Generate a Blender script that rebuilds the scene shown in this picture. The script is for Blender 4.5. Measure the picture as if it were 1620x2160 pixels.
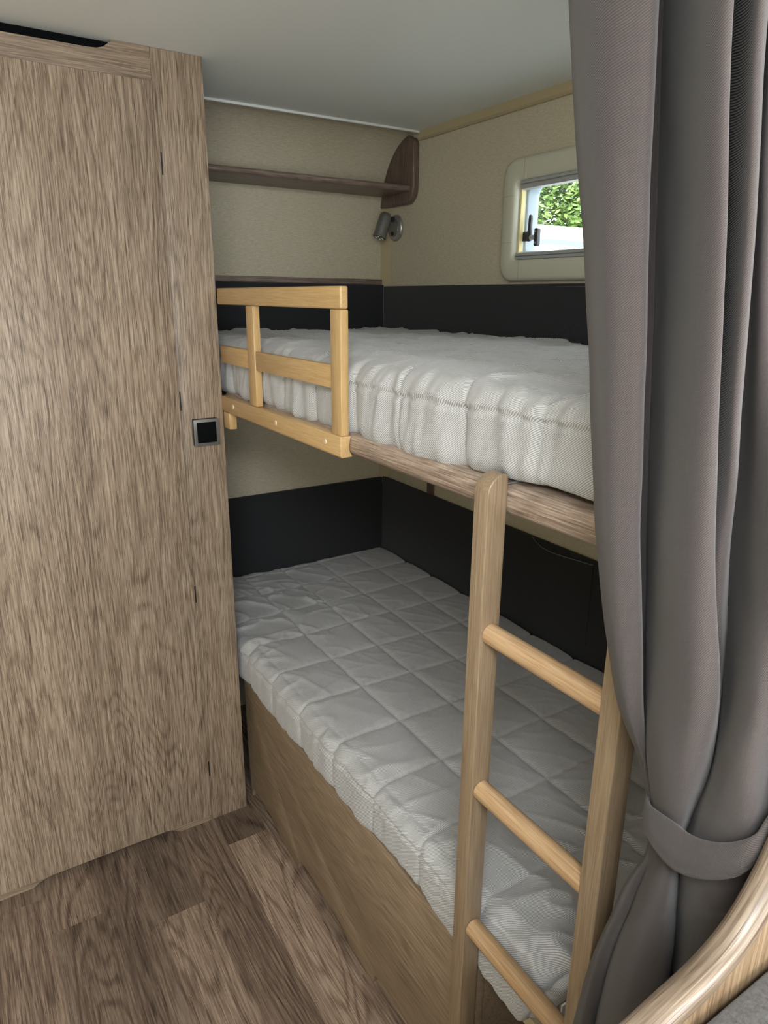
import bpy, bmesh, math, random
from mathutils import Vector, Matrix, noise
random.seed(7)
for o in list(bpy.data.objects): bpy.data.objects.remove(o)
SC = bpy.context.scene
COL = SC.collection
R = math.radians

# ---------------------------------------------------------------- camera
cam = bpy.data.cameras.new('camera'); camo = bpy.data.objects.new('camera', cam); COL.objects.link(camo)
M = Matrix(((0.847826, 0.149846, -0.508662, 0.0), (-0.530205, 0.255096, -0.808585, 0.0), (0.008595, 0.955234, 0.295726, 1.456), (0, 0, 0, 1)))
camo.matrix_world = M
cam.sensor_fit = 'HORIZONTAL'; cam.sensor_width = 36.0; cam.lens = 32.472; cam.clip_start = 0.02; cam.clip_end = 100
SC.camera = camo

# ---------------------------------------------------------------- world, lights, exposure
SC.view_settings.view_transform = 'Standard'; SC.view_settings.look = 'None'
SC.view_settings.gamma = 1.0; SC.view_settings.use_curve_mapping = False
SC.view_settings.exposure = 0.24
w = bpy.data.worlds.new('overcast_sky'); SC.world = w; w.use_nodes = True
nt = w.node_tree; bg = nt.nodes['Background']
tc = nt.nodes.new('ShaderNodeTexCoord'); sep = nt.nodes.new('ShaderNodeSeparateXYZ'); rp = nt.nodes.new('ShaderNodeValToRGB')
nt.links.new(tc.outputs['Generated'], sep.inputs[0]); nt.links.new(sep.outputs['Z'], rp.inputs[0]); nt.links.new(rp.outputs[0], bg.inputs['Color'])
rp.color_ramp.elements[0].position = 0.0; rp.color_ramp.elements[0].color = (0.86, 0.93, 1.0, 1)
rp.color_ramp.elements[1].position = 0.6; rp.color_ramp.elements[1].color = (0.92, 0.96, 1.0, 1)
bg.inputs['Strength'].default_value = 5.5
def area(name, loc, target, sx, sy, power, color=(1, 1, 1)):
    l = bpy.data.lights.new(name, 'AREA'); l.shape = 'RECTANGLE'; l.size = sx; l.size_y = sy; l.energy = power; l.color = color
    o = bpy.data.objects.new(name, l); COL.objects.link(o); o.location = loc
    o.rotation_euler = (Vector(target) - Vector(loc)).to_track_quat('-Z', 'Y').to_euler()
    return o
area('side_window_light', (-0.84, -0.95, 1.15), (0.6, 0.2, 1.30), 1.3, 0.9, 22, (0.94, 0.975, 1.0))
area('dinette_window_light', (1.35, -0.95, 1.30), (0.3, 0.6, 1.35), 1.1, 0.7, 44, (0.95, 0.98, 1.0))
area('rear_window_light', (0.25, -2.15, 1.10), (0.35, 1.0, 1.90), 1.6, 1.0, 56, (0.95, 0.98, 1.0))
area('roof_hatch_light', (-0.12, -0.36, 1.935), (0.25, 0.1, 0.0), 0.7, 0.6, 54, (0.95, 0.98, 1.0))
pt = area('window_portal', (1.43, 1.21, 1.655), (0, 1.21, 1.655), 0.6, 0.22, 1); pt.data.cycles.is_portal = True

# ---------------------------------------------------------------- helpers: objects
def tag(o, label=None, cat=None, group=None, kind=None):
    if label: o['label'] = label
    if cat: o['category'] = cat
    if group: o['group'] = group
    if kind: o['kind'] = kind
    return o
def thing(name, loc, label, cat, group=None, kind=None):
    o = bpy.data.objects.new(name, None); COL.objects.link(o); o.location = loc; o.empty_display_size = 0.05
    return tag(o, label, cat, group, kind)
def wloc(o):
    v = Vector(o.location); p = o.parent
    while p: v += Vector(p.location); p = p.parent
    return v
def link(name, me, mat, parent=None, smooth=False, angle=None):
    me.materials.append(mat) if mat and not me.materials else None
    o = bpy.data.objects.new(name, me); COL.objects.link(o)
    if parent:
        o.parent = parent; off = wloc(parent)
    else:
        xs = [v.co.x for v in me.vertices]; ys = [v.co.y for v in me.vertices]; zs = [v.co.z for v in me.vertices]
        off = Vector(((min(xs)+max(xs))/2, (min(ys)+max(ys))/2, min(zs))); o.location = off
    me.transform(Matrix.Translation(-off))
    if smooth:
        for p in me.polygons: p.use_smooth = True
        if angle: me.set_sharp_from_angle(angle=R(angle))
    return o
def obj(name, bm, mat, parent=None, bevel=0, seg=2, smooth=False, angle=None):
    bmesh.ops.remove_doubles(bm, verts=bm.verts, dist=1e-6)
    if bevel:
        es = [e for e in bm.edges if len(e.link_faces) == 2 and e.calc_face_angle(0) > R(25)]
        bmesh.ops.bevel(bm, geom=es, offset=bevel, segments=seg, affect='EDGES', profile=0.5, clamp_overlap=True)
        smooth = True; angle = angle or 35
    bmesh.ops.recalc_face_normals(bm, faces=bm.faces)
    me = bpy.data.meshes.new(name); bm.to_mesh(me); bm.free()
    return link(name, me, mat, parent, smooth, angle)
def box(bm, x0, x1, y0, y1, z0, z1):
    v = [bm.verts.new(p) for p in ((x0,y0,z0),(x1,y0,z0),(x1,y1,z0),(x0,y1,z0),(x0,y0,z1),(x1,y0,z1),(x1,y1,z1),(x0,y1,z1))]
    for f in ((3,2,1,0),(4,5,6,7),(0,1,5,4),(1,2,6,5),(2,3,7,6),(3,0,4,7)): bm.faces.new([v[i] for i in f])
def bx(*a):
    bm = bmesh.new(); box(bm, *a); return bm
def prism(pts, axis, a0, a1, bm=None):
    # pts: outline in the two other axes (x:(y,z)  y:(x,z)  z:(x,y))
    bm = bm or bmesh.new()
    def P(p, a): return {'x': (a, p[0], p[1]), 'y': (p[0], a, p[1]), 'z': (p[0], p[1], a)}[axis]
    A = [bm.verts.new(P(p, a0)) for p in pts]; B = [bm.verts.new(P(p, a1)) for p in pts]
    n = len(pts)
    bm.faces.new(A); bm.faces.new(B[::-1])
    for i in range(n): bm.faces.new((A[i], B[i], B[(i+1) % n], A[(i+1) % n]))
    return bm
def tube(p0, p1, r0, r1=None, n=24, bm=None, caps=True, rings=None):
    # rings: list of (t along, radius) for a lathe between p0 and p1
    bm = bm or bmesh.new(); p0 = Vector(p0); p1 = Vector(p1); d = p1 - p0; L = d.length
    q = d.to_track_quat('Z', 'Y').to_matrix()
    rings = rings or [(0, r0), (1, r1 if r1 is not None else r0)]
    rs = []
    for t, r in rings:
        rs.append([bm.verts.new(p0 + q @ Vector((r*math.cos(2*math.pi*i/n), r*math.sin(2*math.pi*i/n), t*L))) for i in range(n)])
    for a, b in zip(rs, rs[1:]):
        for i in range(n): bm.faces.new((a[i], a[(i+1) % n], b[(i+1) % n], b[i]))
    if caps: bm.faces.new(rs[0][::-1]); bm.faces.new(rs[-1])
    return bm
def arc(cx, cy, r, a0, a1, n=8, ry=None):
    ry = ry or r
    return [(cx + r*math.cos(R(a0+(a1-a0)*i/n)), cy + ry*math.sin(R(a0+(a1-a0)*i/n))) for i in range(n+1)]
def rrect(x0, x1, y0, y1, r, n=6):
    return arc(x1-r, y1-r, r, 0, 90, n) + arc(x0+r, y1-r, r, 90, 180, n) + arc(x0+r, y0+r, r, 180, 270, n) + arc(x1-r, y0+r, r, 270, 360, n)

# ---------------------------------------------------------------- helpers: materials
def srgb(r, g, b):
    f = lambda c: (c/255/12.92 if c/255 <= 0.04045 else ((c/255+0.055)/1.055)**2.4)
    return (f(r), f(g), f(b), 1)
class NT:
    def __init__(s, name):
        s.m = bpy.data.materials.new(name); s.m.use_nodes = True; s.t = s.m.node_tree; s.b = s.t.nodes['Principled BSDF']
        s.tc = s.t.nodes.new('ShaderNodeTexCoord')
    def n(s, ty, **k):
        n = s.t.nodes.new(ty)
        for a, v in k.items(): setattr(n, a, v)
        return n
    def l(s, a, b): s.t.links.new(a, b)
    def mapping(s, scale, src='Object', loc=(0,0,0), rot=(0,0,0)):
        m = s.n('ShaderNodeMapping'); m.inputs['Scale'].default_value = scale; m.inputs['Location'].default_value = loc; m.inputs['Rotation'].default_value = rot
        s.l(s.tc.outputs[src] if isinstance(src, str) else src, m.inputs[0]); return m.outputs[0]
    def noise(s, vec, scale=1, detail=2, rough=0.5, dist=0):
        n = s.n('ShaderNodeTexNoise'); s.l(vec, n.inputs['Vector']); n.inputs['Scale'].default_value = scale
        n.inputs['Detail'].default_value = detail; n.inputs['Roughness'].default_value = rough; n.inputs['Distortion'].default_value = dist
        return n.outputs['Fac']
    def math(s, op, a, b=None, clamp=False):
        n = s.n('ShaderNodeMath', operation=op, use_clamp=clamp)
        for i, v in enumerate((a, b)):
            if v is None: continue
            if isinstance(v, (int, float)): n.inputs[i].default_value = v
            else: s.l(v, n.inputs[i])
        return n.outputs[0]
    def ramp(s, fac, stops, interp='LINEAR'):
        r = s.n('ShaderNodeValToRGB'); s.l(fac, r.inputs[0]); r.color_ramp.interpolation = interp
        while len(r.color_ramp.elements) < len(stops): r.color_ramp.elements.new(0.5)
        for e, (p, c) in zip(r.color_ramp.elements, stops):
            e.position = p; e.color = c if len(c) == 4 else (*c, 1)
        return r.outputs[0]
    def mix(s, fac, a, b, mode='MIX'):
        n = s.n('ShaderNodeMix', data_type='RGBA', blend_type=mode)
        for sock, v in ((n.inputs[0], fac), (n.inputs[6], a), (n.inputs[7], b)):
            if isinstance(v, (int, float)): sock.default_value = v
            elif isinstance(v, tuple): sock.default_value = v
            else: s.l(v, sock)
        return n.outputs[2]
    def bump(s, h, strength=0.3, dist=0.001):
        b = s.n('ShaderNodeBump'); b.inputs['Strength'].default_value = strength; b.inputs['Distance'].default_value = dist
        s.l(h, b.inputs['Height']); s.l(b.outputs[0], s.b.inputs['Normal'])
    def set(s, color=None, rough=None, **k):
        if color is not None:
            if isinstance(color, tuple): s.b.inputs['Base Color'].default_value = color
            else: s.l(color, s.b.inputs['Base Color'])
        if rough is not None:
            if isinstance(rough, (int, float)): s.b.inputs['Roughness'].default_value = rough
            else: s.l(rough, s.b.inputs['Roughness'])
        for a, v in k.items(): s.b.inputs[a.replace('_', ' ')].default_value = v
        return s.m
G3 = lambda v: (v, v, v, 1)
def wood(name, dark, mid, light, axis='z', loc=(0,0,0), src='Object', rough=0.42, figure=1.0, pores=0.6, scale=1.0, tone=False, freq=60, bumpy=0.25, spec=0.5):
    s = NT(name); ai = 'xyz'.index(axis)
    def sc(a, along): v = [a*scale]*3; v[ai] = along*scale; return tuple(v)
    if tone:   # planks carry their own shade and offset
        at = s.n('ShaderNodeAttribute', attribute_name='plank'); 
        va = s.n('ShaderNodeVectorMath', operation='ADD'); s.l(s.tc.outputs['Object'], va.inputs[0])
        sx = s.n('ShaderNodeSeparateColor'); s.l(at.outputs['Color'], sx.inputs[0])
        cx = s.n('ShaderNodeCombineXYZ'); k = s.math('MULTIPLY', sx.outputs[1], 37.0); s.l(k, cx.inputs[1]); s.l(s.math('MULTIPLY', sx.outputs[1], 11.0), cx.inputs[2]); s.l(cx.outputs[0], va.inputs[1])
        src = va.outputs[0]
    V1 = s.mapping(sc(6.5, 0.95), src, loc)
    n1 = s.noise(V1, 1, 2.0, 0.45, 0.25)
    V2 = s.mapping(sc(480, 13), src, loc); fib = s.noise(V2, 1, 3, 0.65)
    V3 = s.mapping(sc(190, 5.0), src, loc); fib2 = s.noise(V3, 1, 3, 0.6, 0.2)
    V4 = s.mapping(sc(600, 17), src, loc); por = s.noise(V4, 1, 1, 0.5)
    ph = s.math('ADD', s.math('MULTIPLY', n1, freq*3.2), s.math('MULTIPLY', fib2, 1.0))
    rg = s.math('ADD', s.math('MULTIPLY', s.math('SINE', ph), 0.5), 0.5)
    rgs = s.math('POWER', rg, 3.0)
    V5 = s.mapping(sc(8, 0.4), src, (loc[0]+3, loc[1]+1, loc[2])); band = s.noise(V5, 1, 2, 0.5)
    f = s.math('MULTIPLY', s.math('SUBTRACT', fib, 0.5), 1.25)
    f = s.math('ADD', f, s.math('MULTIPLY', s.math('SUBTRACT', fib2, 0.5), 0.34))
    f = s.math('ADD', f, s.math('MULTIPLY', s.math('SUBTRACT', band, 0.5), 0.42))
    f = s.math('ADD', s.math('SUBTRACT', f, s.math('MULTIPLY', rgs, 0.16*figure)), 0.5+0.045*figure)
    c = s.ramp(f, [(0.22, dark), (0.5, mid), (0.78, light)])
    pm = s.ramp(s.math('ADD', por, s.math('MULTIPLY', rgs, 0.05*figure)), [(0.56, G3(0)), (0.66, G3(1))])
    c = s.mix(s.math('MULTIPLY', pm, pores), c, s.mix(1.0, c, (0.58, 0.53, 0.49, 1), 'MULTIPLY'))
    if tone:
        hs = s.n('ShaderNodeHueSaturation'); s.l(c, hs.inputs['Color']); s.l(s.math('ADD', s.math('MULTIPLY', s.math('SUBTRACT', sx.outputs[0], 0.5), 2.2), 1.0), hs.inputs['Value'])
        c = hs.outputs[0]
    s.set(c, rough, Specular_IOR_Level=spec)
    s.bump(s.math('SUBTRACT', fib, s.math('MULTIPLY', pm, 0.6)), bumpy, 0.0006)
    return s.m
def plain(name, color, rough=0.5, metal=0.0, spec=0.5, mottling=0.06, scale=180, bumpy=0.0, **k):
    s = NT(name); n = s.noise(s.mapping((scale,)*3), 1, 3, 0.6)
    c = s.mix(n, tuple(x*(1-mottling) for x in color[:3])+(1,), tuple(min(1, x*(1+mottling)) for x in color[:3])+(1,))
    s.set(c, rough, Metallic=metal, Specular_IOR_Level=spec, **k)
    if bumpy: s.bump(n, bumpy, 0.0005)
    return s.m
def fabric_uv(name, base, line, pitch, contrast=0.5, angle=45, rough=0.9, sheen=0.2, bumpy=0.5):
    # woven twill: fine diagonal ribs that follow the cloth (UV in metres)
    s = NT(name); uv = s.mapping((1, 1, 1), 'UV', rot=(0, 0, R(angle)))
    sp = s.n('ShaderNodeSeparateXYZ'); s.l(uv, sp.inputs[0])
    wob = s.noise(s.mapping((25, 25, 1), 'UV'), 1, 2)
    d = s.math('SINE', s.math('ADD', s.math('MULTIPLY', sp.outputs[0], 2*math.pi/pitch), s.math('MULTIPLY', wob, 4.0)))
    d = s.math('ADD', s.math('MULTIPLY', d, 0.5), 0.5)
    th = s.noise(s.mapping((1/pitch*0.9, 60, 1), 'UV'), 1, 2); th2 = s.noise(s.mapping((60, 1/pitch*0.9, 1), 'UV'), 1, 2)
    weave = s.math('MULTIPLY', s.math('ADD', th, th2), 0.5)
    f = s.math('ADD', s.math('MULTIPLY', d, contrast), s.math('MULTIPLY', s.math('SUBTRACT', weave, 0.5), 0.35))
    f = s.math('ADD', f, 0.5-contrast*0.5)
    c = s.ramp(f, [(0.15, line), (0.85, base)])
    s.set(c, rough, Sheen_Weight=sheen, Sheen_Roughness=0.5, Specular_IOR_Level=0.2)
    s.bump(s.math('ADD', d, s.math('MULTIPLY', weave, 0.4)), bumpy, 0.0004)
    return s.m

W_CAB = wood('oak_laminate', srgb(98,82,68), srgb(146,128,109), srgb(180,163,143), 'z', rough=0.45, pores=0.95, figure=0.7)
W_CAB2 = wood('oak_laminate_stile', srgb(94,79,65), srgb(142,124,105), srgb(176,159,139), 'z', loc=(4.3, 2.1, 7.7), rough=0.45, pores=0.95, figure=0.6)
W_CABX = wood('oak_laminate_crosswise', srgb(98,82,69), srgb(130,112,94), srgb(160,143,122), 'x', rough=0.45, figure=0.5)
W_BEDY = wood('oak_panel', srgb(104,88,70), srgb(138,119,97), srgb(162,143,119), 'y', rough=0.5, figure=0.6, pores=0.3)
W_RAIL = wood('rail_walnut_foil', srgb(100,84,73), srgb(142,124,110), srgb(184,166,149), 'y', rough=0.32, figure=0.4, pores=0.8)
W_SHELF = wood('shelf_foil', srgb(88,74,66), srgb(122,106,96), srgb(160,142,130), 'x', rough=0.4, figure=0.4, pores=0.8)
W_SHELFZ = wood('shelf_end_foil', srgb(74,60,53), srgb(98,82,73), srgb(130,112,100), 'z', rough=0.4, figure=0.4, pores=0.8)
W_RIM = wood('bench_oak', srgb(140,114,86), srgb(178,152,122), srgb(210,188,160), 'x', rough=0.3, figure=0.5)
W_RIMZ = wood('bench_oak_upright', srgb(92,75,56), srgb(118,98,75), srgb(140,120,96), 'z', rough=0.4, figure=0.4)
W_RIMUV = wood('bench_oak_rim', srgb(80,67,54), srgb(108,93,78), srgb(136,122,105), 'y', src='UV', rough=0.36, figure=0.3)
W_FLOOR = wood('vinyl_plank', srgb(74,61,51), srgb(116,98,84), srgb(152,134,116), 'y', rough=0.45, figure=1.1, pores=0.7, tone=True, freq=42)
BY = dict(figure=0.35, pores=0.12, rough=0.33, bumpy=0.06)
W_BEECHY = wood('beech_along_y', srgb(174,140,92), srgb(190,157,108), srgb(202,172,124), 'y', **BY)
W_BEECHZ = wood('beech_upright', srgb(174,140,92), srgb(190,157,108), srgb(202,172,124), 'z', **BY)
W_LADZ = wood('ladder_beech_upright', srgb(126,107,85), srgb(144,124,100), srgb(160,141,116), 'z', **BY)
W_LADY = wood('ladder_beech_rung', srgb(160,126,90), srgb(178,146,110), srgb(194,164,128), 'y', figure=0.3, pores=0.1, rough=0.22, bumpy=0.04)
CAPW = plain('pale_screw_cap', srgb(206,182,146), 0.4)
VOID = plain('gap_shade_and_button_black', (0.004, 0.0045, 0.005, 1), 0.95, spec=0.05)  # matte black: painted shade for the wardrobe top gap, also the lock button
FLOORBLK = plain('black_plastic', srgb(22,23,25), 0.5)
CEIL = plain('ceiling_foil', srgb(232,236,234), 0.6, scale=400, bumpy=0.15)
WHITE = plain('white_plastic', srgb(214,216,212), 0.35)
CREAM = plain('cream_window_plastic', srgb(198,197,178), 0.38, mottling=0.02)
BEIGE = plain('beige_plastic', srgb(176,162,130), 0.45, mottling=0.03)
BEIGED = plain('taupe_board', srgb(140,128,104), 0.5, mottling=0.03)
FOAM = plain('yellow_foam_strip', srgb(220,205,150), 0.8)
ALU = plain('grey_aluminium', srgb(176,178,178), 0.4, metal=0.25)
JAMB = plain('grey_window_seal', srgb(160,172,182), 0.5)
METAL = plain('brushed_nickel', srgb(158,156,152), 0.3, metal=0.55)
DMETAL = plain('dark_grey_metal', srgb(118,117,114), 0.34, metal=0.4)
DARK = plain('dark_grey_plastic', srgb(48,48,52), 0.45)
LENS = plain('clear_lens', srgb(200,204,204), 0.15, Coat_Weight=0.5)
LED = plain('led_chip', (0.9, 0.9, 0.85, 1), 0.3)
# wall covering: fine horizontal ribs
s = NT('beige_textile_wallcovering')
rib = s.noise(s.mapping((60, 60, 700)), 1, 2, 0.6); big = s.noise(s.mapping((260, 260, 260)), 1, 3, 0.7)
f = s.math('ADD', s.math('MULTIPLY', rib, 0.6), s.math('MULTIPLY', big, 0.4))
s.set(s.ramp(f, [(0.3, srgb(172,163,141)), (0.7, srgb(206,198,176))]), 0.85, Specular_IOR_Level=0.2); s.bump(f, 0.5, 0.0008)
WALL = s.m
s = NT('charcoal_felt'); n = s.noise(s.mapping((500,)*3), 1, 4, 0.8); n2 = s.noise(s.mapping((30,)*3), 1, 2)
s.set(s.ramp(n, [(0.3, srgb(34,35,37)), (0.75, srgb(58,59,61))]), 0.95, Specular_IOR_Level=0.1, Sheen_Weight=0.15); s.bump(n, 0.6, 0.0008)
FELT = s.m
s = NT('grey_felt_cushion'); n = s.noise(s.mapping((350,)*3), 1, 4, 0.8)
s.set(s.ramp(n, [(0.3, srgb(52,50,50)), (0.75, srgb(92,90,88))]), 0.95, Specular_IOR_Level=0.1, Sheen_Weight=0.2); s.bump(n, 0.6, 0.0008)
FELTG = s.m
QUILT = fabric_uv('quilted_linen', srgb(203,205,206), srgb(134,130,127), 0.0026, 0.62, -40)
CURTAIN = fabric_uv('curtain_twill', srgb(85,78,76), srgb(48,43,42), 0.0013, 0.35, 40, sheen=0.15)
LINING = plain('mattress_underside_cloth', srgb(178,178,176), 0.85)
s = NT('window_glazing')
tr = s.n('ShaderNodeBsdfTransparent'); tr.inputs[0].default_value = (0.93, 0.96, 0.96, 1); gl = s.n('ShaderNodeBsdfGlossy'); gl.inputs['Roughness'].default_value = 0.03
fr = s.n('ShaderNodeLayerWeight'); mx = s.n('ShaderNodeMixShader')
s.l(s.math('ADD', s.math('MULTIPLY', s.math('POWER', fr.outputs['Facing'], 4.0), 0.5), 0.03), mx.inputs[0]); s.l(tr.outputs[0], mx.inputs[1]); s.l(gl.outputs[0], mx.inputs[2]); s.l(mx.outputs[0], s.t.nodes['Material Output'].inputs[0])
GLASS = s.m
CARWHITE = plain('white_vehicle_paint', srgb(240,241,240), 0.3, mottling=0.01)
CARBLUE = plain('pale_blue_trim', srgb(122,140,148), 0.4, mottling=0.02)
CARGLASS = plain('dark_window_tint', srgb(60,70,76), 0.1)
GRASS = plain('pale_gravel', srgb(170,168,162), 0.9, mottling=0.25, scale=40)
s = NT('leaves'); n = s.noise(s.mapping((3,)*3), 1, 3, 0.6)
s.set(s.ramp(n, [(0.3, srgb(94,124,58)), (0.55, srgb(132,158,84)), (0.75, srgb(164,182,108))]), 0.6)
LEAF = s.m
BARK = plain('bark', srgb(96,80,62), 0.9, mottling=0.3, scale=30)

# ================================================================ THE SETTING
XB, YA, ZC = 1.369, 2.184, 1.95          # window wall, end wall, ceiling
XL, YR = -0.86, -2.2                      # far side walls of the van, behind the camera
def struct(name, bm, mat, **k): return tag(obj(name, bm, mat, **k), kind='structure')
# floor: one sheet of vinyl printed as planks, each plank a face with its own shade
bm = bmesh.new(); cl = bm.loops.layers.float_color.new('plank')
PW = 0.1135; rng = random.Random(3)
known = {   # strip index: list of (y_end, tone, seed) from near to far
 -2: [(1.25, .60, .31), (2.6, .46, .7)], -1: [(1.62, .60, .21), (3, .50, .9)],
 0: [(1.497, .40, .12), (3, .60, .55)], 1: [(3, .58, .83)], 2: [(1.40, .60, .37), (3, .34, .44)],
 3: [(3, .48, .66)], 4: [(1.548, .66, .05), (3, .34, .28)], 5: [(1.02, .60, .91), (3, .50, .49)]}
for k in range(-9, 14):
    x0 = 0.02 + k*PW; x1 = x0 + PW; x0 = max(x0, XL); x1 = min(x1, XB+0.03)
    if x1 <= x0: continue
    segs = []; y = YR
    if k in known:
        segs = [(YR, known[k][0][0] - 1.3, rng.uniform(.35, .6), rng.random())]
        y = known[k][0][0] - 1.3
        for ye, t, sd in known[k]: segs.append((y, min(ye, YA+.02), t, sd)); y = ye
    else:
        while y < YA+.02:
            L = rng.uniform(.5, 1.2); segs.append((y, min(y+L, YA+.02), rng.uniform(.34, .62), rng.random())); y += L
    for y0, y1, t, sd in segs:
        if y1 <= y0: continue
        f = bm.faces.new([bm.verts.new(p) for p in ((x0,y0,0),(x1,y0,0),(x1,y1,0),(x0,y1,0))])
        for l in f.loops: l[cl] = (t, sd, 0, 1)
        g = bm.faces.new([bm.verts.new(p) for p in ((x0,y0,-.02),(x0,y1,-.02),(x1,y1,-.02),(x1,y0,-.02))])
me = bpy.data.meshes.new('floor'); bm.to_mesh(me); bm.free()
tag(link('floor', me, W_FLOOR), kind='structure')
struct('ceiling', bx(XL, XB, YR, 1.985, ZC, ZC+.03), CEIL)
# window wall with a real opening
WY0, WY1, WZ0, WZ1 = 0.905, 1.512, 1.549, 1.759
bm = bmesh.new()
box(bm, XB, XB+.03, YR, WY0, 0, ZC+.03); box(bm, XB, XB+.03, WY1, YA+.03, 0, ZC+.03)
box(bm, XB, XB+.03, WY0, WY1, 0, WZ0); box(bm, XB, XB+.03, WY0, WY1, WZ1, ZC+.03)
struct('wall_right', bm, WALL)
# end wall: upright below, rolling over into the ceiling above the shelf
P0, P1, P2, P3 = Vector((1.981, 1.95)), Vector((2.085, 1.945)), Vector((2.172, 1.87)), Vector((2.184, 1.72))
cur = [((1-t)**3*P0 + 3*t*(1-t)**2*P1 + 3*t*t*(1-t)*P2 + t**3*P3) for t in [i/16 for i in range(17)]]
outl = [(p.x, p.y) for p in cur] + [(YA, 0), (YA+.03, 0), (YA+.03, ZC+.03), (1.981, ZC+.03)]
struct('wall_end', prism(outl, 'x', XL, XB), WALL, smooth=True, angle=30)
struct('wall_left', bx(XL-.03, XL, YR, YA+.03, 0, ZC+.03), WALL)
struct('wall_back', bx(XL, XB, YR-.03, YR, 0, ZC+.03), WALL)
struct('wall_partition', bx(0.66, XB, 0.19, 0.222, 0, ZC), W_CAB)
struct('trim_1', bx(0.3, XB-.001, 1.972, 1.982, ZC-.007, ZC), WHITE, bevel=.002)
struct('trim_2', prism([(XB-.011, ZC), (XB-.0135, ZC-.022), (XB-.008, ZC-.027), (XB, ZC-.027), (XB, ZC)], 'y', 0.222, 1.981), BEIGE)
struct('trim_3', prism([(1.350, YA), (XB, 2.150), (XB, YA)], 'z', 0.78, 1.75), BEIGE)
struct('trim_4', bx(0.574, 1.352, YA-.010, YA, 1.499, 1.517), W_SHELF, bevel=.002)
struct('trim_5', bx(XB-.006, XB, 1.852, 1.889, 0.806, 1.19), W_SHELFZ, bevel=.001)

# window
win = bpy.data.objects.new('window_1', None); COL.objects.link(win); win.location = (XB, 1.21, 1.50); win['kind'] = 'structure'
def ring_frame(o, i, depth, x_wall, n=8):
    bm = bmesh.new(); secs = []
    # profile from the wall out to the face and back into the opening
    def loop(x, t):
        return [bm.verts.new((x, a[0]*(1-t)+b[0]*t, a[1]*(1-t)+b[1]*t)) for a, b in zip(o, i)]
    for x, t in ((x_wall, 0), (x_wall-depth*.45, .015), (x_wall-depth*.8, .08), (x_wall-depth, .22), (x_wall-depth, .75), (x_wall-depth*.9, .93), (x_wall-depth*.6, 1.0), (x_wall+.028, 1.0)):
        secs.append(loop(x, t))
    n = len(o)
    for a, b in zip(secs, secs[1:]):
        for k in range(n): bm.faces.new((a[k], a[(k+1) % n], b[(k+1) % n], b[k]))
    return bm
oo = rrect(0.862, 1.560, 1.500, 1.808, .045, 8); ii = rrect(0.912, 1.505, 1.556, 1.752, .016, 8)
wf = obj('window_frame', ring_frame(oo, ii, .024, XB), CREAM, win, smooth=True, angle=60)
bm = bmesh.new()   # joint lines between the corner pieces and the straight pieces
for (y0, y1, z0, z1) in ((1.474, 1.4752, 1.7525, 1.801), (1.474, 1.4752, 1.507, 1.555), (0.944, 0.9452, 1.7525, 1.801), (0.944, 0.9452, 1.507, 1.555)): box(bm, XB-.0243, XB-.0238, y0, y1, z0, z1)
for (y0, y1, z0, z1) in ((1.509, 1.553, 1.716, 1.717), (1.509, 1.553, 1.600, 1.601)): box(bm, XB-.0243, XB-.0238, y0, y1, z0, z1)
obj('joint_line', bm, BEIGE, wf)
bm = prism([(XB-.004, 1.7515), (XB-.012, 1.7515), (XB-.014, 1.744), (XB-.010, 1.743), (XB-.013, 1.741), (XB-.011, 1.731), (XB+.004, 1.729), (XB+.01, 1.7515)], 'y', 0.915, 1.497)
obj('blind_rail', bm, ALU, win)
bm = prism([(XB-.004, 1.5565), (XB-.016, 1.5565), (XB-.017, 1.563), (XB-.012, 1.5645), (XB-.016, 1.566), (XB-.014, 1.5735), (XB+.006, 1.578), (XB+.012, 1.5565)], 'y', 0.915, 1.500)
obj('blind_rail', bm, ALU, win)
obj('blind_guide', bx(XB-.006, XB+.006, 1.4975, 1.5035, 1.562, 1.748), FOAM, win)
obj('blind_guide', bx(XB-.006, XB+.006, .914, .920, 1.562, 1.748), FOAM, win)
oo = rrect(0.906, 1.511, 1.550, 1.758, .006, 8); ii = rrect(0.918, 1.4995, 1.560, 1.748, .034, 8)
pf = obj('sash', ring_frame(oo, ii, .012, XB+.030, 8), JAMB, win, smooth=True, angle=50)
oo2 = rrect(0.908, 1.509, 1.552, 1.756, .02, 6)
obj('pane', prism(oo2, 'x', XB+.050, XB+.054), GLASS, win)
# pane moulded edge seen just inside the sash
LY = -.016
def sh_(pts): return [(a+LY, b) for a, b in pts]
lv = obj('latch_lever', prism(sh_([(1.503, 1.606), (1.497, 1.602), (1.489, 1.604), (1.486, 1.612), (1.487, 1.622), (1.489, 1.640), (1.4885, 1.660), (1.490, 1.667), (1.4935, 1.670), (1.497, 1.667), (1.4985, 1.655), (1.499, 1.635), (1.501, 1.622), (1.505, 1.614)]), 'x', XB+.008, XB+.016), DARK, win, bevel=.0015)
obj('latch_pivot', tube((XB+.012, 1.489+LY, 1.612), (XB+.012, 1.470+LY, 1.612), .0065), ALU, win, smooth=True, angle=40)
obj('latch_bracket', bx(XB+.010, XB+.020, 1.487, 1.503, 1.604, 1.628), DARK, win, bevel=.001)
mp = obj('latch_plate', prism(rrect(1.459+LY, 1.471+LY, 1.590, 1.634, .004), 'x', XB+.006, XB+.018), DARK, win, bevel=.001)
for z in (1.598, 1.626): obj('screw', tube((XB+.0055, 1.465+LY, z), (XB+.0035, 1.465+LY, z), .0028, n=12), METAL, mp)

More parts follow.
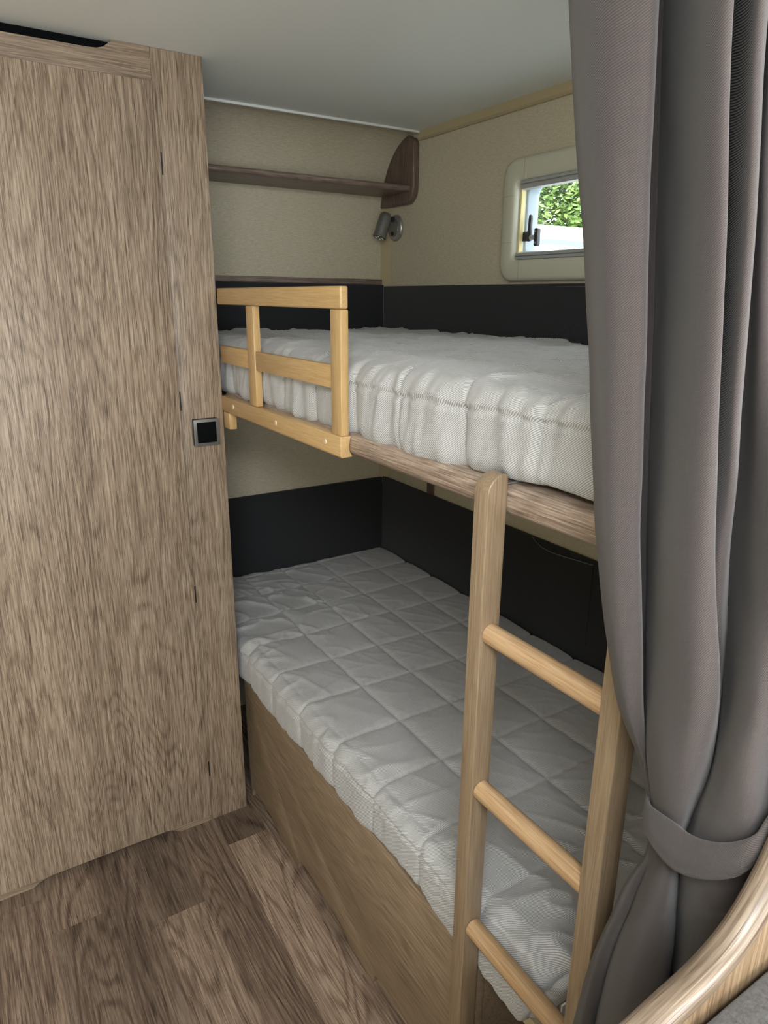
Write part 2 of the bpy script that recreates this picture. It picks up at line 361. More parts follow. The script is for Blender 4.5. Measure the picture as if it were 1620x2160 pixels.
# felt pads on the walls round each bunk (structure-like cladding, each a thing)
def pad(name, pts_bm, label): return tag(obj(name, pts_bm, FELT, bevel=.003), label, 'wall padding')
up_b = pad('wall_pad', bx(XB-.012, XB, 0.222, YA-.009, 1.30, 1.494), 'charcoal felt wall pad under the window beside upper bunk')
pad('wall_pad', bx(0.574, XB, YA-.012, YA, 1.30, 1.4985), 'charcoal felt wall pad at the far end of upper bunk')
lo_b = pad('wall_pad', bx(XB-.012, XB, 0.222, YA-.009, 0.44, 0.806), 'charcoal felt wall pad along lower bunk, with curved pocket')
pad('wall_pad', bx(0.574, XB, YA-.012, YA, 0.44, 0.803), 'charcoal felt wall pad at the far end of lower bunk')
def pocket(parent, pts, z0, line):
    # pts: upper edge of the pocket cloth from far to near
    x = XB-.0125
    out = [(p[0], p[1]) for p in pts] + [(pts[-1][0], z0), (pts[0][0], z0)]
    p = obj('pocket', prism(out, 'x', x-.0022, x), FELT, parent)
    bm = bmesh.new()
    for a, b in zip(pts, pts[1:]): tube((x-.003, a[0], a[1]), (x-.003, b[0], b[1]), .0011, n=6, bm=bm)
    obj('pocket_hem', bm, line, p)
GREYLINE = plain('grey_hem_thread', srgb(120,120,120), 0.8)
pk = [(1.355, .806), (1.34, .798), (1.316, .7885), (1.28, .785), (1.234, .7875), (1.18, .793), (1.13, .797)]
pocket(lo_b, pk, .565, GREYLINE)
pocket(up_b, [(1.338, 1.486), (1.2, 1.486), (1.0, 1.4865), (0.8, 1.4865)], 1.352, plain('dark_hem_thread', srgb(80,80,80), 0.8))

# ================================================================ WARDROBE
YW = 1.668
wd = thing('wardrobe', (0.15, 1.9, 0), 'tall oak-effect wardrobe with one full-height door, at left', 'wardrobe')
obj('side_panel', bx(.556, .574, YW+.018, YA-.012, 0, ZC-.02), W_CAB, wd)
obj('stile', bx(.4625, .574, YW, YW+.018, 0, ZC-.0005), W_CAB2, wd, bevel=.0012)
# top rail with the long cut-out
tr = [(.462, 1.885), (.462, ZC-.0005), (.392, ZC-.0005), (.386, 1.9475), (.378, 1.940), (.370, 1.934), (.358, 1.9305), (.34, 1.929), (-.28, 1.929), (-.30, 1.932), (-.32, 1.945), (-.34, 1.9495), (-.5, 1.9495), (-.5, 1.885)]
obj('top_rail', prism(tr, 'y', YW, YW+.018), W_CABX, wd)
br = [(.462, 0), (.462, .12), (-.5, .12), (-.5, 0), (.0-.005, 0), (.0, .002), (.012, .010), (.03, .016), (.05, .0185), (.335, .0185), (.35, .016), (.365, .008), (.374, .002), (.378, 0)]
obj('bottom_rail', prism(br, 'y', YW, YW+.018), W_CABX, wd)
obj('stile', bx(-.62, -.5, YW, YW+.018, 0, ZC-.0005), W_CAB2, wd)
obj('top_gap_shade', bx(-.5, .45, YW+.0185, YW+.030, 1.86, ZC-.001), VOID, wd)  # black strip added behind the cut-out, stands in for the gap's shade
door = obj('door', bx(-.505, .467, YW-.0085, YW-.0005, .024, 1.8855), W_CAB, wd, bevel=.0022)
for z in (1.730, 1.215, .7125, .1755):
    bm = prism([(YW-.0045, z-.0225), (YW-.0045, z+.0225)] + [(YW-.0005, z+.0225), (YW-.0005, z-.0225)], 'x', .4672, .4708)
    obj('door_gap_shade', bm, FLOORBLK, wd)  # small black piece painting the shadow in a slit beside the door
# push lock
lk = obj('push_lock', prism(rrect(.496, .559, 1.102, 1.168, .003, 3), 'y', YW-.008, YW-.0002), DMETAL, wd, bevel=.0012)
obj('lock_plate', prism(rrect(.496-.0015, .559-.004, 1.102+.001, 1.168+.0015, .002, 3), 'y', YW-.004, YW-.0002), FLOORBLK, lk)
obj('lock_button', prism(rrect(.5035, .5515, 1.1095, 1.1605, .002, 3), 'y', YW-.0086, YW-.002), VOID, lk, bevel=.0008)

# ================================================================ SHELF IN THE CORNER
sh = thing('wall_shelf', (1.0, 2.1, 1.78), 'dark walnut-look open shelf under the curved ceiling on end wall', 'shelf')
prof = [(2.183, 1.780), (2.183, 1.798), (2.016, 1.798)] + [(2.008 + .0095*math.cos(R(a)), 1.789 + .009*math.sin(R(a))) for a in range(110, 251, 20)] + [(2.016, 1.780)]
obj('shelf_board', prism(prof, 'x', .575, 1.344), W_SHELF, sh, smooth=True, angle=40)
r = .045
ep = [(YA-.001, 1.745)] + [(p.x-.0015, p.y-.001) for p in reversed(cur[2:]) if p.y > 1.76]
ep += arc(2.011, 1.911, .026, 80, 180, 8) + arc(1.985+r, 1.745+r, r, 180, 270, 8)
obj('end_panel', prism(ep, 'x', 1.345, XB-.0005), W_SHELFZ, sh, bevel=.004, seg=3)

# ================================================================ READING SPOT
sp = thing('reading_lamp', (XB, 2.113, 1.68), 'small nickel reading spotlight on the corner wall below shelf', 'lamp')
base = obj('wall_base', tube((XB, 2.113, 1.68), (XB-.012, 2.113, 1.68), 0, n=40, rings=[(0, .042), (.35, .042), (.8, .038), (1, .033)]), METAL, sp, smooth=True, angle=40)
obj('base_dish', tube((XB-.010, 2.113, 1.68), (XB-.0135, 2.113, 1.68), .030, .028, n=32), DMETAL, sp, smooth=True, angle=40)
obj('switch', tube((XB-.012, 2.116, 1.662), (XB-.0165, 2.116, 1.662), .0065, n=20), FLOORBLK, sp, smooth=True, angle=40)
obj('joint', tube((XB-.012, 2.113, 1.706), (XB-.036, 2.110, 1.706), 0, n=20, rings=[(0, .009), (.4, .009), (.45, .006), (1, .006)]), DARK, sp, smooth=True, angle=40)
hd = Vector((-.33, .02, -.95)).normalized(); hc = Vector((XB-.050, 2.098, 1.722))
a, b = hc, hc + hd*.080
obj('lamp_head', tube(a, b, 0, n=36, caps=True, rings=[(-.02, .004), (.0, .013), (.06, .0175), (.18, .0205), (.5, .021), (.93, .0215), (.95, .0232), (1, .0232)]), DMETAL, sp, smooth=True, angle=45)
obj('lens', tube(b + hd*.0003, b + hd*.0012, .0195, n=30), DARK, sp)
u = hd.orthogonal().normalized(); v = hd.cross(u)
for k in range(6):
    c = b + hd*.0018 + (u*math.cos(k*math.pi/3) + v*math.sin(k*math.pi/3))*.0125
    obj('led', tube(c - hd*.001, c + hd*.0012, .0034, .0024, n=10), LED, sp, smooth=True)

# ================================================================ UPPER BUNK BASE
ub = thing('upper_bunk', (1.0, 1.2, 1.165), 'upper bunk base with rounded walnut-look front rail', 'bunk bed')
prof = [(.640, 1.187), (.606, 1.187), (.597, 1.1885), (.5925, 1.194), (.591, 1.203), (.5915, 1.211), (.5935, 1.218), (.5975, 1.223), (.604, 1.226), (.616, 1.227), (.640, 1.227)]
obj('front_rail', prism(prof, 'y', .30, 1.70), W_RAIL, ub, smooth=True, angle=50)
obj('base_board', bx(.615, XB-.014, .30, YA-.014, 1.189, 1.209), BEIGED, ub)

# ================================================================ GUARD RAIL
gr = thing('guard_rail', (.58, 1.3, 1.185), 'pale beech safety guard rail screwed to the upper bunk', 'guard rail')
X0, X1 = .575, .591
obj('top_rail', bx(X0, X1, 1.057, YW-.001, 1.437, 1.474), W_BEECHY, gr, bevel=.0035, seg=3)
obj('post', bx(X0, X1, 1.057, 1.094, 1.2222, 1.4365), W_BEECHZ, gr, bevel=.002)
obj('post', bx(X0, X1, 1.446, 1.487, 1.2222, 1.4365), W_BEECHZ, gr, bevel=.002)
obj('middle_rail', bx(X0+.002, X1-.001, 1.094, 1.446, 1.302, 1.342), W_BEECHY, gr, bevel=.0015)
obj('middle_rail', bx(X0+.002, X1-.001, 1.487, YW-.001, 1.302, 1.342), W_BEECHY, gr, bevel=.0015)
bo = [(X0-.003, 1.1865), (X0-.003, 1.222), (X1+.003, 1.222), (X1+.001, 1.216), (X1-.001, 1.205), (X1, 1.195), (X1+.004, 1.1865), (X1+.006, 1.184), (X0, 1.183)]
lb = obj('lower_board', prism(bo, 'y', 1.055, YW-.001), W_BEECHY, gr, bevel=.0012)
for y, z in ((1.113, 1.204), (1.337, 1.204), (1.587, 1.204)):
    obj('screw_cap', tube((X0-.003, y, z), (X0-.0052, y, z), .0062, .005, n=20), CAPW, lb, smooth=True, angle=40)
obj('mounting_block', bx(.574, .593, 1.625, 1.666, 1.143, 1.183), W_BEECHZ, gr, bevel=.002)

# ================================================================ LOWER BUNK BASE
lw = thing('lower_bunk', (1.0, 1.2, 0), 'lower bunk base with plain oak-effect front panel', 'bunk bed')
def cut(y0, y1):     # cut-out from near end y0 (long taper) to far end y1 (tight corner)
    return [(y0, 0), (y0+.012, .009), (y0+.035, .020), (y0+.07, .029), (y0+.10, .032), (y1-.022, .032), (y1-.010, .029), (y1-.003, .019), (y1, 0)]
out = [(.656, 0)] + cut(.72, .993) + cut(1.097, 1.373) + cut(1.487, 1.70) + [(1.717, 0), (1.717, .394), (.656, .394)]
obj('front_panel', prism(out, 'x', .606, .622), W_BEDY, lw, bevel=.0008)
obj('base_board', bx(.624, XB-.014, .50, YA-.014, .362, .386), BEIGE, lw)
obj('end_board', bx(.624, XB-.014, .656, .672, 0, .370), W_BEDY, lw)
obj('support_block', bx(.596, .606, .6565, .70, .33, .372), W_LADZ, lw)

# ================================================================ MATTRESSES with quilted covers
XS = [.625 + .1475*k for k in range(5)]
YS = [.825 + .165*k for k in range(-4, 9)]
def nz(x, y, z, s, sd=0): return noise.noise(Vector((x*s+sd*7.3, y*s+sd*3.1, z*s+sd*1.7)))
def sst(a, b, t):
    t = max(0, min(1, (t-a)/(b-a))); return t*t*(3-2*t)
def quilt(name, x0, x1, y0, y1, zb, zt, seed, near_slant, wild, edge_seam, xs=XS, ys=YS, step=.0040, front_ys=None, lift=0):
    bm = bmesh.new(); uvl = bm.loops.layers.uv.new('UVMap')
    r = .036; N = Vector
    def displaced(p, face):
        # rounded box first
        q = N((max(p.x, x0+r), max(y0+r, min(y1-r*.6, p.y)), max(zb+r*.8, min(zt-r, p.z))))
        q.x = min(q.x, x1-.01)
        d = p - q; L = d.length
        if L > 1e-6:
            n = d/L; rr = r
            if p.x > x1-.011: rr = .01
            P = q + n*min(L, rr) if True else p
        else: n = {'top': N((0,0,1)), 'front': N((-1,0,0)), 'near': N((0,-1,0))}.get(face, N((0,0,-1))); P = p.copy()
        x, y, z = P
        # arc length coordinate across the bed so that the seams wrap over the edge
        disp = 0.0
        wx = .006*nz(x, y, z, 5, seed); wy = .008*nz(x, y, z, 4, seed+1)
        topness = max(0, n.z); side = max(0, -n.x); nearn = max(0, -n.y)
        dx = min(abs(x + wx - s_) for s_ in xs); dy = min(abs(y + wy - s_) for s_ in (ys if side < .7 else (front_ys or ys)))
        w_top = topness
        # pillows between the seams
        dd = dx*w_top + (1-w_top)*(.08); m = min(dd, dy)
        disp += .0065*(1-math.exp(-m/.022)) - .0030*math.exp(-(m/.0035)**2)
        # puckers that run into the seams
        pk = math.exp(-m/.018)
        pn = nz(x*.5, y, z, 70, seed+2) if dx < dy else nz(x, y*.5, z, 70, seed+3)
        disp += .0016*pk*pn
        # soft creases
        wv = wild(x, y)
        c1 = nz(x*1.0+y*.7, y*.35-x*.3, z, 13, seed+4); c2 = nz(x*.5-y*.6, y*1.1+x*.4, z, 9, seed+5)
        rd = 1-abs(c1)*2.2; rd2 = 1-abs(c2)*2.2
        disp += topness*wv*(.0055*max(0, rd)**4 + .0050*max(0, rd2)**4) + topness*.003*nz(x, y, z, 6, seed+6)*(.4+wv)
        if side > 0:
            ver = nz(0, y, z*.14, 26, seed+8); ver2 = nz(0, y+z*.25, z*.2, 60, seed+9); big = nz(0, y, z*.3, 9, seed+12)
            disp += side*(.0085*ver + .0032*ver2 + .007*big)*(1 if lift else .75)
            ds = abs(z - (zt-edge_seam) + .003*nz(x, y, 0, 14, seed+10))
            disp += side*(-.0045*math.exp(-(ds/.0035)**2) + .0025*math.exp(-((ds-.008)/.004)**2)*(1 if z > zt-edge_seam else .5))
            disp += side*.0015*math.exp(-(ds/.016)**2)*nz(0, y, z*.3, 120, seed+11)
        if nearn > 0: disp += nearn*(.006*nz(x, 0, z*.4, 14, seed+13))
        P = P + n*disp
        # sagging hem along the front bottom, slanted near end
        low = 1 - (P.z-zb)/(zt-zb)
        if side > 0 or face == 'bottom': P.z += .010*max(0, low)*nz(0, y, 0, 7, seed+14)
        P.z += lift*max(0, low)*sst(1.1, .5, y)
        e = max(0, 1-(y-y0)/.16)
        P.y += near_slant*max(0, low)*e
        P.z -= .02*e*max(0, low)
        # big hollows in the cover
        P.z += topness*(.010*nz(x, y, 0, 2.2, seed+15))*(.5+wv*.5)
        return P
    def grid(face, nu, nv, f, uvf):
        vs = [[bm.verts.new(displaced(f(i/nu, j/nv), face)) for j in range(nv+1)] for i in range(nu+1)]
        for i in range(nu):
            for j in range(nv):
                fc = bm.faces.new((vs[i][j], vs[i+1][j], vs[i+1][j+1], vs[i][j+1]))
                for l, (a, b) in zip(fc.loops, ((i, j), (i+1, j), (i+1, j+1), (i, j+1))): l[uvl].uv = uvf(a/nu, b/nv)
    W, Ln, Hh = x1-x0, y1-y0, zt-zb
    nw, nl, nh = int(W/step), int(Ln/step), int(Hh/step)
    grid('top', nw, nl, lambda a, b: N((x0+a*W, y0+b*Ln, zt)), lambda a, b: (x0+a*W, y0+b*Ln))
    grid('front', nh, nl, lambda a, b: N((x0, y0+b*Ln, zb+a*Hh)), lambda a, b: (x0-(1-a)*Hh, y0+b*Ln))
    grid('near', nw, nh, lambda a, b: N((x0+a*W, y0, zb+b*Hh)), lambda a, b: (x0+a*W, y0-(1-b)*Hh))
    grid('bottom', nw//6, nl, lambda a, b: N((x0+a*W, y0+b*Ln, zb)), lambda a, b: (x0+a*W, y0+b*Ln))
    grid('far', nw//2, nh//2, lambda a, b: N((x0+a*W, y1, zb+b*Hh)), lambda a, b: (x0+a*W, y1+(1-b)*Hh))
    bmesh.ops.remove_doubles(bm, verts=bm.verts, dist=1e-4)
    bmesh.ops.recalc_face_normals(bm, faces=bm.faces)
    me = bpy.data.meshes.new(name); bm.to_mesh(me); bm.free()
    return link(name, me, QUILT, None, smooth=True)
wild_lo = lambda x, y: .25 + .9*sst(1.45, 1.9, y)*sst(1.2, .8, x) + 1.0*sst(.80, .60, y) + .5*sst(.75, .6, x)
mlo = quilt('mattress', .600, XB-.016, .485, YA-.016, .400, .522, 1, .06, wild_lo, .030)
tag(mlo, 'pale grey quilted mattress on the lower bunk, behind the ladder', 'mattress', 'quilted bunk mattresses')
wild_up = lambda x, y: 1.1
mup = quilt('mattress', .600, XB-.016, .33, YA-.016, 1.219, 1.346, 5, .0, wild_up, .036, lift=.013, ys=[.600+.151*k for k in range(-2, 11)])
tag(mup, 'pale grey quilted mattress on the upper bunk, inside the guard rail', 'mattress', 'quilted bunk mattresses')

cl_ = obj('care_label', bx(.600, .655, .474, .4765, .474, .512), WHITE, mlo)
# ================================================================ LADDER
ld = thing('bunk_ladder', (.575, .54, 0), 'light beech bunk ladder with round rungs leaning on upper rail', 'ladder')
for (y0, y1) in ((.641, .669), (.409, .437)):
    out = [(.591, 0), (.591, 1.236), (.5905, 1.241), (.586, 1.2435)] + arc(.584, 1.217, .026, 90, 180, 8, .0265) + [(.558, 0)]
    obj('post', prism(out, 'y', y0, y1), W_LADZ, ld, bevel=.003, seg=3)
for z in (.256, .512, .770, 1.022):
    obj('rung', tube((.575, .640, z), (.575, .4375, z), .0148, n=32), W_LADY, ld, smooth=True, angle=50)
for y in (.647, .415): obj('hook', bx(.5895, .628, y, y+.016, 1.2275, 1.229), METAL, ld)

# ================================================================ CURTAIN
CURT=[
[(0.560,0.551,1.725),(0.518,0.522,1.708),(0.483,0.481,1.689),(0.455,0.426,1.668),(0.455,0.397,1.660),(0.469,0.388,1.660),(0.518,0.432,1.682),(0.574,0.481,1.707),(0.581,0.477,1.707),(0.585,0.473,1.707),(0.535,0.417,1.681),(0.473,0.348,1.649),(0.462,0.324,1.640),(0.490,0.345,1.651),(0.532,0.378,1.669),(0.560,0.389,1.677),(0.525,0.356,1.661),(0.483,0.317,1.641),(0.504,0.326,1.648),(0.546,0.356,1.665),(0.553,0.356,1.667),(0.532,0.336,1.657),(0.546,0.338,1.660)],
[(0.552,0.491,1.470),(0.513,0.468,1.469),(0.481,0.434,1.468),(0.455,0.395,1.467),(0.455,0.375,1.467),(0.468,0.369,1.467),(0.513,0.408,1.468),(0.566,0.452,1.470),(0.572,0.446,1.470),(0.576,0.440,1.470),(0.529,0.389,1.469),(0.472,0.326,1.467),(0.462,0.302,1.467),(0.487,0.320,1.467),(0.526,0.349,1.468),(0.552,0.360,1.469),(0.520,0.332,1.468),(0.481,0.297,1.467),(0.500,0.304,1.467),(0.552,0.340,1.468),(0.559,0.337,1.468),(0.539,0.317,1.468),(0.552,0.314,1.468)],
[(0.530,0.423,1.226),(0.500,0.413,1.234),(0.475,0.390,1.246),(0.455,0.365,1.258),(0.455,0.351,1.262),(0.465,0.344,1.262),(0.500,0.372,1.247),(0.540,0.403,1.230),(0.535,0.386,1.236),(0.522,0.373,1.243),(0.480,0.330,1.264),(0.452,0.290,1.282),(0.455,0.275,1.286),(0.480,0.291,1.276),(0.505,0.307,1.266),(0.490,0.294,1.274),(0.485,0.286,1.277),(0.490,0.284,1.276),(0.510,0.294,1.270),(0.545,0.314,1.257),(0.530,0.293,1.266),(0.500,0.266,1.280),(0.480,0.243,1.291)],
[(0.520,0.374,1.096),(0.500,0.374,1.102),(0.480,0.357,1.117),(0.465,0.341,1.131),(0.465,0.334,1.134),(0.475,0.331,1.133),(0.500,0.349,1.115),(0.530,0.370,1.095),(0.515,0.353,1.109),(0.495,0.336,1.124),(0.465,0.301,1.152),(0.441,0.264,1.178),(0.450,0.251,1.183),(0.470,0.262,1.171),(0.500,0.280,1.152),(0.505,0.281,1.150),(0.510,0.282,1.147),(0.520,0.286,1.142),(0.530,0.290,1.137),(0.510,0.276,1.151),(0.470,0.245,1.179),(0.450,0.222,1.198),(0.460,0.212,1.200)],
[(0.520,0.342,1.035),(0.500,0.340,1.045),(0.490,0.331,1.054),(0.485,0.326,1.059),(0.485,0.325,1.060),(0.490,0.327,1.057),(0.500,0.332,1.050),(0.510,0.338,1.041),(0.480,0.317,1.067),(0.465,0.304,1.081),(0.445,0.280,1.104),(0.436,0.258,1.121),(0.445,0.250,1.123),(0.465,0.254,1.113),(0.490,0.269,1.094),(0.490,0.268,1.094),(0.490,0.267,1.095),(0.490,0.265,1.096),(0.485,0.261,1.101),(0.460,0.244,1.121),(0.437,0.222,1.144),(0.435,0.208,1.154),(0.460,0.208,1.144)],
[(0.510,0.314,0.995),(0.490,0.313,1.004),(0.482,0.307,1.012),(0.475,0.303,1.018),(0.472,0.300,1.021),(0.470,0.298,1.024),(0.468,0.297,1.026),(0.466,0.295,1.028),(0.462,0.291,1.033),(0.458,0.286,1.038),(0.450,0.275,1.050),(0.444,0.262,1.062),(0.450,0.259,1.062),(0.470,0.266,1.048),(0.482,0.272,1.038),(0.482,0.271,1.039),(0.478,0.268,1.043),(0.472,0.264,1.048),(0.460,0.255,1.060),(0.446,0.241,1.077),(0.432,0.220,1.099),(0.430,0.202,1.113),(0.450,0.199,1.106)],
[(0.510,0.312,0.952),(0.490,0.311,0.962),(0.482,0.306,0.971),(0.475,0.300,0.979),(0.472,0.298,0.982),(0.470,0.295,0.985),(0.468,0.293,0.988),(0.466,0.290,0.991),(0.463,0.286,0.996),(0.458,0.280,1.004),(0.454,0.273,1.011),(0.452,0.267,1.017),(0.458,0.266,1.014),(0.475,0.274,1.000),(0.482,0.276,0.995),(0.482,0.275,0.995),(0.476,0.270,1.002),(0.468,0.264,1.011),(0.460,0.256,1.022),(0.450,0.244,1.036),(0.440,0.224,1.057),(0.438,0.207,1.072),(0.450,0.200,1.072)],
[(0.520,0.336,0.867),(0.500,0.339,0.876),(0.488,0.332,0.889),(0.478,0.322,0.903),(0.475,0.315,0.911),(0.480,0.313,0.910),(0.490,0.318,0.900),(0.485,0.313,0.907),(0.470,0.301,0.926),(0.455,0.288,0.947),(0.442,0.271,0.969),(0.440,0.259,0.981),(0.452,0.260,0.974),(0.478,0.271,0.949),(0.500,0.285,0.924),(0.500,0.282,0.927),(0.475,0.265,0.956),(0.460,0.253,0.975),(0.450,0.241,0.991),(0.443,0.226,1.008),(0.444,0.213,1.020),(0.460,0.210,1.013),(0.490,0.220,0.988)],
[(0.530,0.369,0.651),(0.510,0.382,0.650),(0.490,0.364,0.684),(0.478,0.350,0.710),(0.480,0.344,0.715),(0.490,0.345,0.707),(0.500,0.350,0.694),(0.495,0.345,0.704),(0.475,0.326,0.740),(0.455,0.302,0.781),(0.442,0.277,0.820),(0.445,0.259,0.839),(0.460,0.257,0.830),(0.490,0.271,0.793),(0.520,0.291,0.748),(0.525,0.288,0.748),(0.490,0.263,0.801),(0.472,0.248,0.832),(0.460,0.232,0.859),(0.455,0.218,0.879),(0.460,0.208,0.887),(0.480,0.207,0.873),(0.510,0.217,0.841)],
]
def cr(p0, p1, p2, p3, t):
    return .5*((2*p1) + (-p0+p2)*t + (2*p0-5*p1+4*p2-p3)*t*t + (-p0+3*p1-3*p2+p3)*t**3)
rows = [[Vector(p) for p in r] for r in CURT]
top = []
for a, b in zip(rows[0], rows[1]):
    k = (1.925-a.z)/(a.z-b.z); p = a + (a-b)*k*.6; p.z = 1.925; top.append(p)
bot = []
for a in rows[-1]:
    bot.append(Vector((a.x, a.y + (a.y-.29)*.35, max(.05, a.z-.66) if a.z-.66 > .05 else .06)))
for p in bot: p.z = .06
rows = [top] + rows + [bot]
def spl(seq, n):
    out = []
    for i in range(len(seq)-1):
        p0 = seq[max(0, i-1)]; p3 = seq[min(len(seq)-1, i+2)]
        for k in range(n): out.append(cr(p0, seq[i], seq[i+1], p3, k/n))
    out.append(seq[-1]); return out
cols = [spl([r[j] for r in rows], 14) for j in range(len(rows[0]))]
grid = [spl([c[i] for c in cols], 8) for i in range(len(cols[0]))]
bm = bmesh.new(); uvl = bm.loops.layers.uv.new('UVMap')
vs = []
for i, g in enumerate(grid):
    vs.append([bm.verts.new(p + Vector((.0012*nz(p.x, p.y, p.z, 18, 3), .0012*nz(p.x, p.y, p.z, 14, 4), 0))) for p in g])
mid = grid[len(grid)//3]; us = [0]
for a, b in zip(mid, mid[1:]): us.append(us[-1] + (b-a).length)
vz = [sum(p.z for p in g)/len(g) for g in grid]
for i in range(len(vs)-1):
    for j in range(len(vs[0])-1):
        f = bm.faces.new((vs[i][j], vs[i][j+1], vs[i+1][j+1], vs[i+1][j])); f.smooth = True
        for l, (a, b) in zip(f.loops, ((i, j), (i, j+1), (i+1, j+1), (i+1, j))): l[uvl].uv = (us[b], vz[a])
me = bpy.data.meshes.new('curtain'); bm.to_mesh(me); bm.free()
cu = link('curtain', me, CURTAIN, None, smooth=True)
so = cu.modifiers.new('thickness', 'SOLIDIFY'); so.thickness = .0016; so.offset = -1
tag(cu, 'dark taupe curtain hanging in deep folds at the right', 'curtain')
# tie-back band
TU = [(.497,.322,1.026),(.484,.3155,1.030),(.461,.2985,1.0404),(.446,.278,1.0525),(.435,.2572,1.0627),(.430,.2416,1.0665),(.424,.222,1.0781),(.421,.2039,1.0929),(.421,.1925,1.1071),(.430,.1890,1.1204),(.455,.192,1.140),(.50,.205,1.165),(.56,.221,1.19)]
TL = [(.497,.322,1.003),(.484,.3155,1.007),(.460,.2998,1.0165),(.444,.2829,1.0223),(.433,.2593,1.0248),(.428,.2438,1.0299),(.422,.2235,1.0442),(.419,.2054,1.0608),(.419,.1945,1.0747),(.428,.1890,1.0888),(.455,.191,1.106),(.50,.203,1.13),(.56,.219,1.155)]
TU = spl([Vector(p) for p in TU], 6); TL = spl([Vector(p) for p in TL], 6)
bm = bmesh.new(); uvl = bm.loops.layers.uv.new('UVMap'); secs = []; nn = 10; acc = 0
for i, (a, b) in enumerate(zip(TU, TL)):
    if i: acc += (a-TU[i-1]).length
    sec = []
    for k in range(nn+1):
        t = k/nn; p = a.lerp(b, t)
        bul = .003*math.sin(math.pi*t) - (.0012 if k in (8,) else 0)
        sec.append((bm.verts.new(p + Vector((-bul, -bul*.4, 0))), (t*.036, acc)))
    secs.append(sec)
for s0, s1 in zip(secs, secs[1:]):
    for k in range(nn):
        f = bm.faces.new((s0[k][0], s0[k+1][0], s1[k+1][0], s1[k][0]))
        for l, q in zip(f.loops, (s0[k], s0[k+1], s1[k+1], s1[k])): l[uvl].uv = q[1]
me = bpy.data.meshes.new('curtain_tieback'); bm.to_mesh(me); bm.free()
tb = link('curtain_tieback', me, CURTAIN, None, smooth=True)
so = tb.modifiers.new('thickness', 'SOLIDIFY'); so.thickness = .003; so.offset = 0
tag(tb, 'dark taupe fabric tieback band wrapped round the curtain', 'curtain tieback')

# ================================================================ BENCH END PANEL AND CUSHION
bp = thing('bench_end_panel', (.5, .174, 0), 'curved oak bench end panel with thick rounded rim at lower right', 'bench panel')
sil = [(.18, 0), (.18, .98), (.19, 1.012), (.215, 1.030), (.25, 1.039), (.29, 1.0435), (.317, 1.0475), (.345, 1.051), (.368, 1.058), (.386, 1.069), (.402, 1.086), (.415, 1.106), (.430, 1.14), (.450, 1.19), (.475, 1.25), (.505, 1.30), (.54, 1.335), (.60, 1.352), (.66, 1.355), (.66, 0)]
sil = [(p.x, p.y) for p in spl([Vector((a, b, 0)) for a, b in sil[1:-1]], 4)]
core = [(a, b-.010) for a, b in sil]
obj('panel', prism([(.18, 0)] + core + [(.66, 0)], 'y', .1665, .1835), W_RIMZ, bp)
bm = bmesh.new(); uvl = bm.loops.layers.uv.new('UVMap'); secs = []; acc = 0
for i, (a, b) in enumerate(sil):
    pa = sil[max(0, i-1)]; pb = sil[min(len(sil)-1, i+1)]; tg = Vector((pb[0]-pa[0], pb[1]-pa[1])).normalized(); nn_ = Vector((-tg.y, tg.x))
    if i: acc += math.dist(sil[i-1], sil[i])
    sec = []
    pr = [(-.016, 0.1665), (-.012, .1652), (-.008, .165)] + [(-.008+.008*math.sin(R(q)), .173-.008*math.cos(R(q))) for q in (15, 30, 45, 60, 75, 90)] + [(0, .177)] + [(-.008+.008*math.cos(R(q)), .177+.008*math.sin(R(q))) for q in (15, 30, 45, 60, 75, 90)] + [(-.016, .1835)]
    for k, (h, y) in enumerate(pr): sec.append((bm.verts.new((a+nn_.x*h, y, b+nn_.y*h)), (k*.0022, acc)))
    secs.append(sec)
for s0, s1 in zip(secs, secs[1:]):
    for k in range(len(s0)-1):
        f = bm.faces.new((s0[k][0], s0[k+1][0], s1[k+1][0], s1[k][0]))
        for l, q in zip(f.loops, (s0[k], s0[k+1], s1[k+1], s1[k])): l[uvl].uv = q[1]
obj('rounded_rim', bm, W_RIMUV, bp, smooth=True)
cs = obj('bench_cushion', prism(rrect(.20, .95, .045, .163, .012, 6), 'z', .42, 1.027), FELTG, None, bevel=.008, seg=4)
tag(cs, 'dark grey felt bench back cushion in front of the curved oak panel', 'cushion')

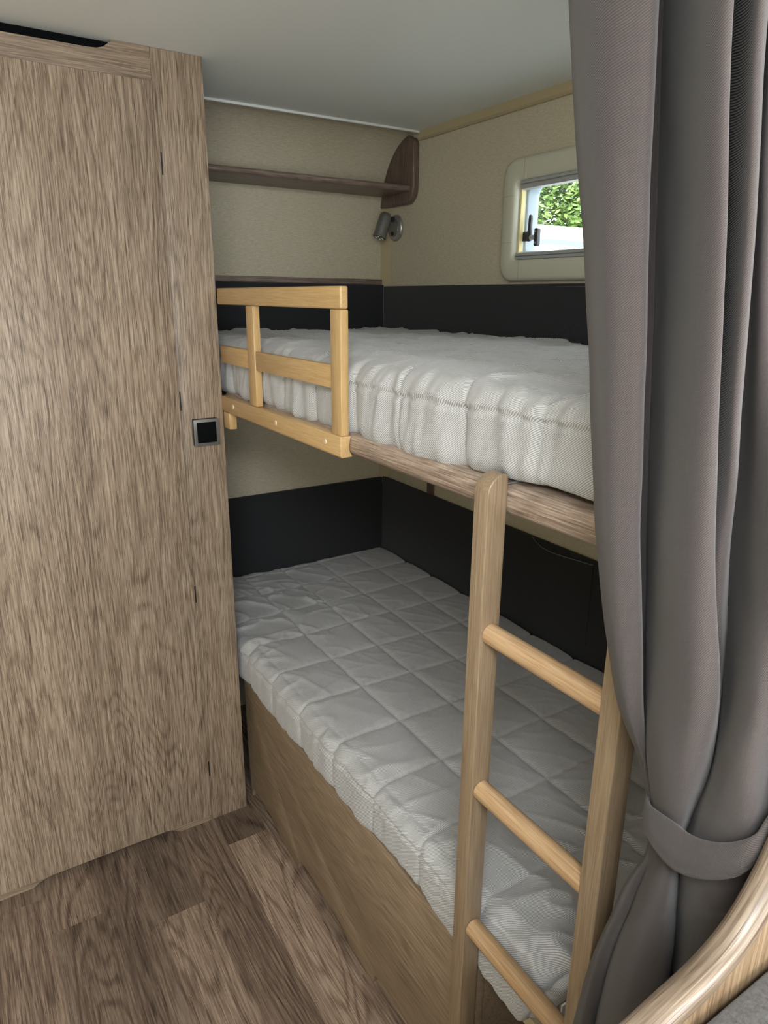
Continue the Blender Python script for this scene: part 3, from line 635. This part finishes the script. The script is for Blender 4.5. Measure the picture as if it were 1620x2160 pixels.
# ================================================================ OUTSIDE
GZ = -.45
struct('ground', bx(-6, 22, -8, 22, GZ-.05, GZ), GRASS)
cv = thing('parked_caravan', (7, 6.6, GZ), 'white parked caravan seen through the small window', 'caravan')
body = rrect(5.5, 7.7, GZ+.35, 2.19, .18, 6)
obj('body', prism(body, 'x', 4.55, 10.2), CARWHITE, cv, bevel=.06, seg=4)
def arcz(x): return 1.935 + .075*(1-((x-5.55)/1.1)**2)
bm = bmesh.new(); pr = None
xs_ = [4.9 + i*.08 for i in range(23)]
top_ = [(x, arcz(x)+.028) for x in xs_]; low_ = [(x, arcz(x)-.02-.02*abs(x-5.55)) for x in xs_]
obj('arched_trim', prism(top_ + low_[::-1], 'y', 5.492, 5.503), CARBLUE, cv)
obj('side_window', prism(rrect(7.2, 8.8, 1.1, 1.7, .1), 'y', 5.49, 5.503), CARGLASS, cv)
for x in (6.4, 8.6):
    obj('wheel', tube((x, 5.52, GZ+.34), (x, 5.72, GZ+.34), .33, n=32), FLOORBLK, cv, smooth=True, angle=40)
rng = random.Random(11)
def hedge_tree(x, y, rx, ry, h, n, label):
    t = thing('leafy_tree', (x, y, GZ), label, 'tree')
    obj('trunk', tube((x, y, GZ), (x, y, GZ+h*.42), .12, .06, n=10), BARK, t, smooth=True)
    bm = bmesh.new()
    for _ in range(n):
        th = rng.uniform(0, 2*math.pi); zz = rng.random(); rr = math.sqrt(rng.uniform(.25, 1))
        k = math.sin(math.pi*(.12+.85*zz))**.5
        c = Vector((x + rx*k*rr*math.cos(th), y + ry*k*rr*math.sin(th), GZ + .3 + (h-.3)*zz))
        a = Vector((rng.gauss(0,1), rng.gauss(0,1), rng.gauss(0,1))).normalized(); b = a.orthogonal().normalized(); s_ = rng.uniform(.030, .056)
        p = [c - a*s_*1.5, c + b*s_*.6, c + a*s_*1.5, c - b*s_*.6]
        bm.faces.new([bm.verts.new(q) for q in p])
    me = bpy.data.meshes.new('foliage'); bm.to_mesh(me); bm.free()
    link('foliage', me, LEAF, t)
hedge_tree(9.7, 9.8, 2.0, 1.5, 5.2, 72000, 'bright green leafy tree behind the white caravan outside the window')
